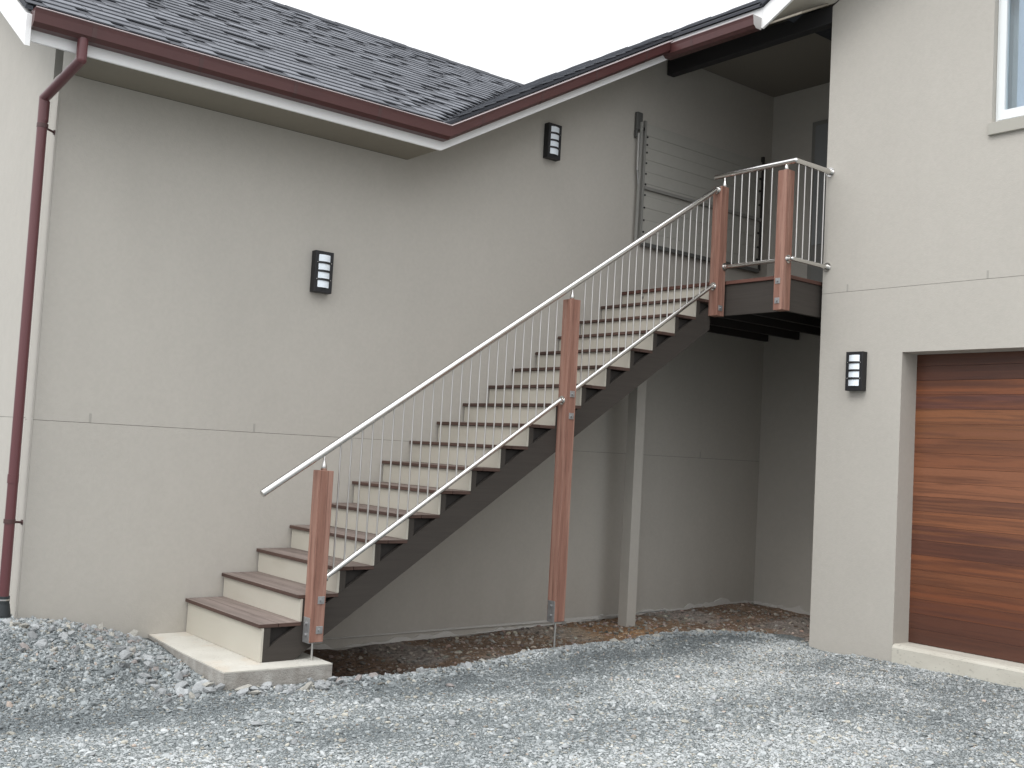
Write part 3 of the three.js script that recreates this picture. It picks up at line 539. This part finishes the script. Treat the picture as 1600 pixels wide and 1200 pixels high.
{
  const t = thing('stair_railing', 'sloping stainless stair rail with thin balusters on three hardwood posts', 'railing', [0.37, -0.07, 1.27]);
  const p1 = piece('post', postGeo(0.37, 0.055, 1.185, RZ), M.post, t);
  const p2 = piece('post', postGeo(2.517, 0.068, 2.618, RZ), M.post, t);
  const p3 = piece('post', postGeo(4.27, 2.70, 3.882, RZ), M.post, t);
  for (const [p, x, ys] of [[p1, 0.385, [0.135, 0.33]], [p2, 2.525, [1.685, 1.86]], [p3, 4.265, [2.77]]]) for (const y of ys) washer(V(x, y, RZ + 0.05), p, Z);
  for (const [p, x, yb, yg] of [[p1, 0.37, 0.055, -0.085], [p2, 2.517, 0.068, -0.22]]) {
    part('stirrup', box(x - 0.0545, x - 0.0505, yb - 0.004, yb + 0.16, RZ - 0.042, RZ + 0.042, 'y', 0.0015), M.galv, p);
    part('stirrup', box(x - 0.054, x + 0.05, yb - 0.0075, yb - 0.002, RZ - 0.042, RZ + 0.042, 'y', 0.002), M.galv, p);
    for (const y of [yb + 0.045, yb + 0.12]) part('bolt_head', rod(V(x - 0.055, y, RZ), V(x - 0.066, y, RZ), 0.0105, 8), M.galv, p);
    part('foot_rod', rod(V(x, yg, RZ), V(x, yb - 0.006, RZ), 0.0085, 10), M.brushed, p);
  }
  piece('handrail', merge([rod(V(-0.064, HX(-0.064), RZ), V(4.205, HX(4.205), RZ), 0.0248, 28)]), M.steel, t);
  piece('rail_cap', rod(V(-0.0665, HX(-0.0665), RZ), V(-0.062, HX(-0.062), RZ), 0.0238, 28), M.brushed, t);
  piece('bottom_rail', rod(V(0.42, LX(0.42), RZ), V(2.45, LX(2.45), RZ), 0.0185, 24), M.steel, t);
  piece('bottom_rail', rod(V(2.567, LX(2.567), RZ), V(4.2, LX(4.2), RZ), 0.0185, 24), M.steel, t);
  flange(V(4.2195, HX(4.205), RZ), V(-1, 0, 0), t, 0.04); flange(V(2.4665, LX(2.45), RZ), V(-1, 0, 0), t); flange(V(4.2195, LX(4.2), RZ), V(-1, 0, 0), t); flange(V(0.4205, LX(0.43), RZ), V(1, 0, 0), t); flange(V(2.5675, LX(2.575), RZ), V(1, 0, 0), t);
  saddle(0.37, 1.185, HX(0.37) - 0.02, RZ, t); saddle(2.517, 2.618, HX(2.517) - 0.02, RZ, t);
  const bal = (x) => piece('baluster', rod(V(x, LX(x) + 0.012, RZ), V(x, HX(x) - 0.016, RZ), 0.0062, 10), M.brushed, t);
  for (let i = 0; i < 24; i++) bal(0.490 + i * 0.0815);
  for (let i = 0; i < 19; i++) bal(2.655 + i * 0.0813);
}
{
  const t = thing('landing_railing', 'short level stainless railing turning the landing corner to the garage wall', 'railing', [4.3, 3.026, 1.965]);
  const p4 = piece('post', postGeo(4.3, 2.71, 3.925, 1.965), M.post, t);
  for (const y of [2.79, 2.96]) washer(V(4.25, y, 1.957), p4, V(-1, 0, 0));
  const y = 4.0, yl = 3.15, zc = 2.062;
  piece('handrail', merge([rod(V(4.3, y, 1.175), V(4.3, y, zc), 0.0248, 24), rod(V(4.3, y, zc), V(4.797, y, zc), 0.0248, 24), new THREE.SphereGeometry(0.0248, 20, 14).translate(4.3, y, zc)]), M.steel, t);
  piece('bottom_rail', rod(V(4.3, yl, 1.33), V(4.3, yl, 1.913), 0.0185, 20), M.steel, t);
  piece('bottom_rail', merge([rod(V(4.3, yl, 2.02), V(4.3, yl, zc), 0.0185, 20), rod(V(4.3, yl, zc), V(4.797, yl, zc), 0.0185, 20), new THREE.SphereGeometry(0.0185, 18, 12).translate(4.3, yl, zc)]), M.steel, t);
  flange(V(4.7995, y, zc), V(-1, 0, 0), t, 0.042); flange(V(4.7995, yl, zc), V(-1, 0, 0), t, 0.04); flange(V(4.3, yl, 1.3205), V(0, 0, 1), t); flange(V(4.3, yl, 2.0155), V(0, 0, 1), t); flange(V(4.3, yl, 1.9145), V(0, 0, -1), t);
  saddle(4.3, 3.882, y - 0.02, 1.285, t); saddle(4.3, 3.925, y - 0.02, 1.965, t);
  for (let i = 0; i < 6; i++) piece('baluster', rod(V(4.3, yl + 0.012, 1.40 + i * 0.083), V(4.3, y - 0.016, 1.40 + i * 0.083), 0.0062, 10), M.brushed, t);
  for (let i = 0; i < 5; i++) piece('baluster', rod(V(4.34 + i * 0.093, yl + 0.012, zc), V(4.34 + i * 0.093, y - 0.016, zc), 0.0062, 10), M.brushed, t);
}

// ---------------------------------------------------------------- bulkhead lamps
function makeLamp() { // local: x across, y up, z out of the wall
  const t = thing('wall_lamp', 'black louvred bulkhead lamp on the long wall left of the stair', 'wall lamp', [0, 0, 0], 'bulkhead lamps on the house walls');
  const w = 0.155, h = 0.325, d = 0.07, add = (n, g, m, p = t) => { const q = new THREE.Mesh(g, m); q.name = numbered(n); q.castShadow = q.receiveShadow = true; p.add(q); return q; };
  const frame = (x0, x1, y0, y1) => { const s = new THREE.Shape([[-w / 2, -h / 2], [w / 2, -h / 2], [w / 2, h / 2], [-w / 2, h / 2]].map((p) => new THREE.Vector2(...p))); s.holes.push(new THREE.Path([[x0, y0], [x1, y0], [x1, y1], [x0, y1]].map((p) => new THREE.Vector2(...p)))); return new THREE.ExtrudeGeometry(s, { depth: d - 0.006, bevelEnabled: true, bevelSize: 0.003, bevelThickness: 0.003, bevelSegments: 2 }).translate(0, 0, 0.001); };
  const hw = w / 2 - 0.024, y0 = -h / 2 + 0.036, y1 = h / 2 - 0.026;
  add('lamp_body', frame(-hw, hw, y0, y1), M.black);
  // curved opal diffuser
  const arc = (bulge, z0, a, b, th) => { const N = 12, sh = new THREE.Shape(); for (let i = 0; i <= N; i++) { const x = lerp(-hw, hw, i / N), z = z0 + bulge * (1 - (x / hw) ** 2); i ? sh.lineTo(x, z) : sh.moveTo(x, z); } for (let i = N; i >= 0; i--) { const x = lerp(-hw, hw, i / N); sh.lineTo(x, z0 + bulge * (1 - (x / hw) ** 2) - th); } const g = new THREE.ExtrudeGeometry(sh, { depth: b - a, bevelEnabled: false, curveSegments: 4 }); g.rotateX(Math.PI / 2); g.scale(1, 1, 1); g.translate(0, b, 0); return g; };
  add('diffuser', arc(0.018, d - 0.006, y0, y1, 0.004), M.opal);
  const H = y1 - y0;
  for (const f of [0.242, 0.5, 0.758]) {
    const yc = y0 + H * f, bar = add('louvre_bar', arc(0.020, d - 0.001, yc - 0.0085, yc + 0.0085, 0.008), M.black);
    if (f !== 0.5) for (const s of [-1, 1]) { const q = new THREE.Mesh(new THREE.SphereGeometry(0.0045, 10, 8), M.steel); q.name = numbered('screw'); q.position.set(s * (hw + 0.008), yc, d); bar.add(q); }
  }
  return t;
}
const lamp1 = makeLamp(); lamp1.position.set(0.928, 2.725, 0.001); lamp1.userData.label = 'black bulkhead lamp on the long wall, alone left of the stair rail';
const lamp2 = lamp1.clone(); lamp2.name = numbered('wall_lamp'); lamp2.position.set(3.272, 4.318, 0.001); lamp2.userData = { ...lamp1.userData, label: 'black bulkhead lamp high on the long wall just under the sloping eave' }; scene.add(lamp2);
const lamp3 = lamp1.clone(); lamp3.name = numbered('wall_lamp'); lamp3.position.set(4.799, 2.217, 2.412); lamp3.rotation.y = -Math.PI / 2; lamp3.userData = { ...lamp1.userData, label: 'black bulkhead lamp on the right wall beside the timber garage door' }; scene.add(lamp3);

// ---------------------------------------------------------------- shutter on the upper wall
{
  const t = thing('wall_shutter', 'grey boarded shutter with jointed side arm flat on the wall above the upper stair', 'shutter', [5.4, 3.55, 0.02]);
  const x0 = 4.50, x1 = 6.44, yb = 3.56, ym = 4.13, yt = 4.80;
  const n = 10; for (let i = 0; i < n; i++) { const a = lerp(yb, yt, i / n), b = lerp(yb, yt, (i + 1) / n); piece('board', box(x0 + 0.03, x1 - 0.03, a + 0.0006, b - 0.0006, 0.006, 0.02 + (i % 2) * 0.0012, 'x', 0.002), M.screen, t); }
  const bar = (P) => merge(P);
  piece('side_channel', bar([box(x0, x0 + 0.028, yb, yt + 0.02, 0.004, 0.036, 'y', 0.002)]), M.grey, t);
  piece('side_channel', bar([box(x1 - 0.028, x1, yb, yt + 0.06, 0.004, 0.036, 'y', 0.002)]), M.darkbrown, t);
  piece('cross_bar', box(x0 + 0.03, x1 - 0.03, ym - 0.017, ym + 0.017, 0.022, 0.048, 'x', 0.003), M.grey, t);
  piece('bottom_bar', box(x0 + 0.03, x1 - 0.03, yb - 0.03, yb + 0.012, 0.022, 0.044, 'x', 0.003), std({ color: col(0.1, 0.1, 0.095), roughness: 0.7 }), t);
  piece('arm', rod(V(4.435, 4.78, 0.05), V(4.425, 3.56, 0.05), 0.019, 12), M.grey, t);
  piece('strut', rod(V(4.392, 4.66, 0.055), V(4.395, 4.28, 0.055), 0.011, 12), std({ color: col(0.4, 0.39, 0.37), roughness: 0.4 }), t);
  piece('strut_rod', rod(V(4.395, 4.28, 0.055), V(4.425, 4.09, 0.055), 0.006, 8), M.galv, t);
  piece('arm_bracket', box(4.372, 4.458, 4.70, 4.885, 0.004, 0.045, 'y', 0.012), M.bracket ?? (M.bracket = std({ color: col(0.09, 0.09, 0.085), roughness: 0.6 })), t);
  piece('arm_bracket', box(4.372, 4.40, 4.62, 4.702, 0.004, 0.042, 'y', 0.006), M.bracket, t);
  piece('pivot', box(4.42, 4.475, 4.70, 4.735, 0.046, 0.062, 'y', 0.004), M.black, t);
  for (const y of [4.66, 4.58, 4.50, 4.39, 4.28, 4.17, 4.06, 3.93, 3.80, 3.68]) piece('bolt', rod(V(x0 + 0.055, y, 0.018), V(x0 + 0.055, y, 0.027), 0.0105, 8), M.black, t);
  for (const y of [4.60, 4.46, 4.30, 4.14, 3.98, 3.82, 3.68]) piece('bolt', rod(V(x1 - 0.055, y, 0.018), V(x1 - 0.055, y, 0.03), 0.013, 8), M.black, t);
}

// ---------------------------------------------------------------- stones
function stoneGeo(s) {
  let g = new THREE.IcosahedronGeometry(0.5, 0); const p = g.attributes.position;
  for (let i = 0; i < p.count; i++) { const x = p.getX(i), y = p.getY(i), z = p.getZ(i), k = 0.72 + 0.56 * hash(Math.round(x * 50), Math.round(y * 50) * 7 + Math.round(z * 50), s); p.setXYZ(i, x * k * 1.12, y * k * 0.62, z * k * 0.9); }
  g.computeVertexNormals(); return g;
}
const stoneGeos = [901, 902, 903, 904, 905, 906].map(stoneGeo);
const stoneMat = std({ color: 0xffffff, roughness: 0.92, bumpMap: plasterBump, bumpScale: 0.002 });
function stoneColor(x, z, c = new THREE.Color()) {
  const t = clamp(gravelTone(x, z) + rr(-0.35, 0.35)), warm = rnd();
  const v = lerp(0.17, 0.52, t) * rr(0.78, 1.2);
  if (warm > 0.988) return c.setRGB(v * 1.12, v * 0.94, v * 0.8);
  if (warm > 0.9) return c.setRGB(v * 1.06, v * 1.02, v * 0.88);
  return c.setRGB(v * lerp(0.9, 0.96, t), v, v * lerp(1.02, 0.995, t));
}
function onGravel(x, z) { if (x > W1L && z < 0.02) return false; if (x > 4.77 && z > 2.0) return false; if (x > -0.31 && x < 0.455 && z < 1.42) return false; if (x > 0.44 && z < edgeZ(x) + 0.005) return false; if (Math.hypot(x + 1.257, z - 0.045) < 0.06) return false; return true; }
const facing = (x, y, z) => { const d = V(x, y, z).sub(EYE), f = d.dot(FWD); if (f < 0.6) return null; const r = FWD.clone().cross(UPV); return [d.dot(r) / f, d.dot(UPV) / f, f]; };
{
  const N = 6, lists = stoneGeos.map(() => []), dummy = new THREE.Object3D(), c = new THREE.Color();
  const put = (x, z, s, flat, lift) => {
    dummy.position.set(x, gravelH(x, z) + s * lift, z); dummy.rotation.set(rr(-flat, flat), rr(0, 6.283), rr(-flat, flat)); dummy.scale.set(s * rr(0.8, 1.35), s * rr(0.6, 1.1), s * rr(0.75, 1.1)); dummy.updateMatrix();
    stoneColor(x, z, c); lists[Math.floor(rnd() * N)].push([dummy.matrix.clone(), c.clone()]);
  };
  let n = 0, guard = 0;
  while (n < 185000 && guard++ < 1500000) {
    const x = rr(-3.4, 5.0), z = rr(-0.6, 6.6); if (!onGravel(x, z)) continue;
    const q = facing(x, -0.15, z); if (!q || Math.abs(q[0]) > 0.7 || q[1] < -0.58) continue;
    const t = gravelTone(x, z), heap = smooth(0.4, -0.5, x) * smooth(1.9, 1.0, z);
    if (rnd() > 0.35 + 0.75 * t + heap) continue;
    const s = 0.0075 + 0.015 * Math.pow(rnd(), 2.4) + (rnd() < 0.03 ? rr(0.008, 0.028) : 0) + heap * 0.013 * rnd();
    put(x, z, s, 0.35 + heap * 0.7, 0.05 + 0.1 * rnd()); n++;
  }
  for (let i = 0; i < 5200; i++) { // coarse lip along the edge of the hollow
    const x = rr(0.46, 5.0), z = edgeZ(x) + Math.abs(rr(-0.02, 0.3)) * rnd(); put(x, z, rr(0.014, 0.038), 0.8, 0.15);
  }
  const gr = new THREE.Group(); gr.name = 'gravel'; gr.userData = { kind: 'stuff', label: 'loose grey crushed stone chips lying over the yard', category: 'gravel' }; scene.add(gr);
  lists.forEach((l, k) => { const im = new THREE.InstancedMesh(stoneGeos[k], stoneMat, l.length); im.name = numbered('stone_chips'); im.userData.kind = 'stuff'; im.castShadow = im.receiveShadow = true; l.forEach(([m, q], i) => { im.setMatrixAt(i, m); im.setColorAt(i, q); }); gr.add(im); });

  // bits in the soil
  const sl = []; for (let i = 0; i < 6000; i++) {
    const x = rr(0.46, 6.55), z = rr(0.02, Math.min(1.95, edgeZ(x) + 0.05)); const s = 0.005 + 0.045 * Math.pow(rnd(), 6);
    dummy.position.set(x, soilH(x, z) + s * 0.08, z); dummy.rotation.set(rr(-0.6, 0.6), rr(0, 6.28), rr(-0.6, 0.6)); dummy.scale.set(s * 1.2, s, s); dummy.updateMatrix();
    const v = rr(0.1, 0.42) * lerp(0.5, 1, smooth(0.8, 2.6, x)), w = rnd(), red = rnd() < 0.2 ? 0.16 : 0, grn = rnd() < 0.25 ? 0.06 : 0; sl.push([dummy.matrix.clone(), new THREE.Color().setRGB(v * (1.0 + 0.14 * w + red), v * (0.97 - red * 0.4 + grn), v * (0.9 - 0.12 * w - red * 0.3))]);
  }
  const im = new THREE.InstancedMesh(stoneGeos[1], stoneMat, sl.length); im.name = 'soil_grit'; im.userData = { kind: 'stuff', label: 'small stones and clods scattered on the bare soil', category: 'grit' }; im.castShadow = im.receiveShadow = true; sl.forEach(([m, q], i) => { im.setMatrixAt(i, m); im.setColorAt(i, q); }); scene.add(im);

  // stones large enough to pick out: heap by the wall, rubble round the pad, strays on the yard
  const big = [];
  for (let i = 0; i < 110; i++) { const x = rr(-1.35, -0.35), z = Math.abs(rr(0.03, 1.0)) * Math.sqrt(rnd()) + 0.04; big.push([x, z, rr(0.03, 0.07), 0.9]); }
  for (let i = 0; i < 85; i++) { const u = rnd(); const x = u < 0.65 ? rr(-0.75, -0.3) : rr(-0.3, 0.5), z = u < 0.65 ? rr(0.55, 1.55) : rr(1.43, 1.62); big.push([x, z, rr(0.035, 0.085), 0.8]); }
  for (let i = 0; i < 40; i++) { const x = rr(0.5, 4.6); big.push([x, edgeZ(x) + rr(0.0, 0.12), rr(0.035, 0.075), 0.7]); }
  for (let i = 0; i < 62; i++) { const x = rr(-2, 4.6), z = rr(1.7, 4.6); big.push([x, z, rr(0.03, 0.055), 0.2]); }
  const tones = Array.from({ length: 12 }, (_, i) => { const v = lerp(0.2, 0.5, i / 11); return std({ color: i === 3 ? col(v * 1.05, v * 0.95, v * 0.9) : i === 7 ? col(v * 1.03, v, v * 0.9) : col(v * 0.95, v * 0.99, v), roughness: 0.92, bumpMap: plasterBump, bumpScale: 0.004 }); });
  big.forEach(([x, z, s, f], i) => {
    if (!onGravel(x, z)) return;
    const m = new THREE.Mesh(stoneGeos[i % N], tones[Math.floor(clamp(gravelTone(x, z) * 0.7 + rr(0, 0.5), 0, 0.99) * 12)]); m.name = numbered('stone'); m.castShadow = m.receiveShadow = true;
    m.position.set(x, gravelH(x, z) + s * 0.16, z); m.rotation.set(rr(-f, f), rr(0, 6.28), rr(-f, f)); m.scale.set(s * rr(0.9, 1.5), s * rr(0.7, 1.1), s * rr(0.8, 1.15)); yard.add(m);
  });
}

renderer.render(scene, camera);
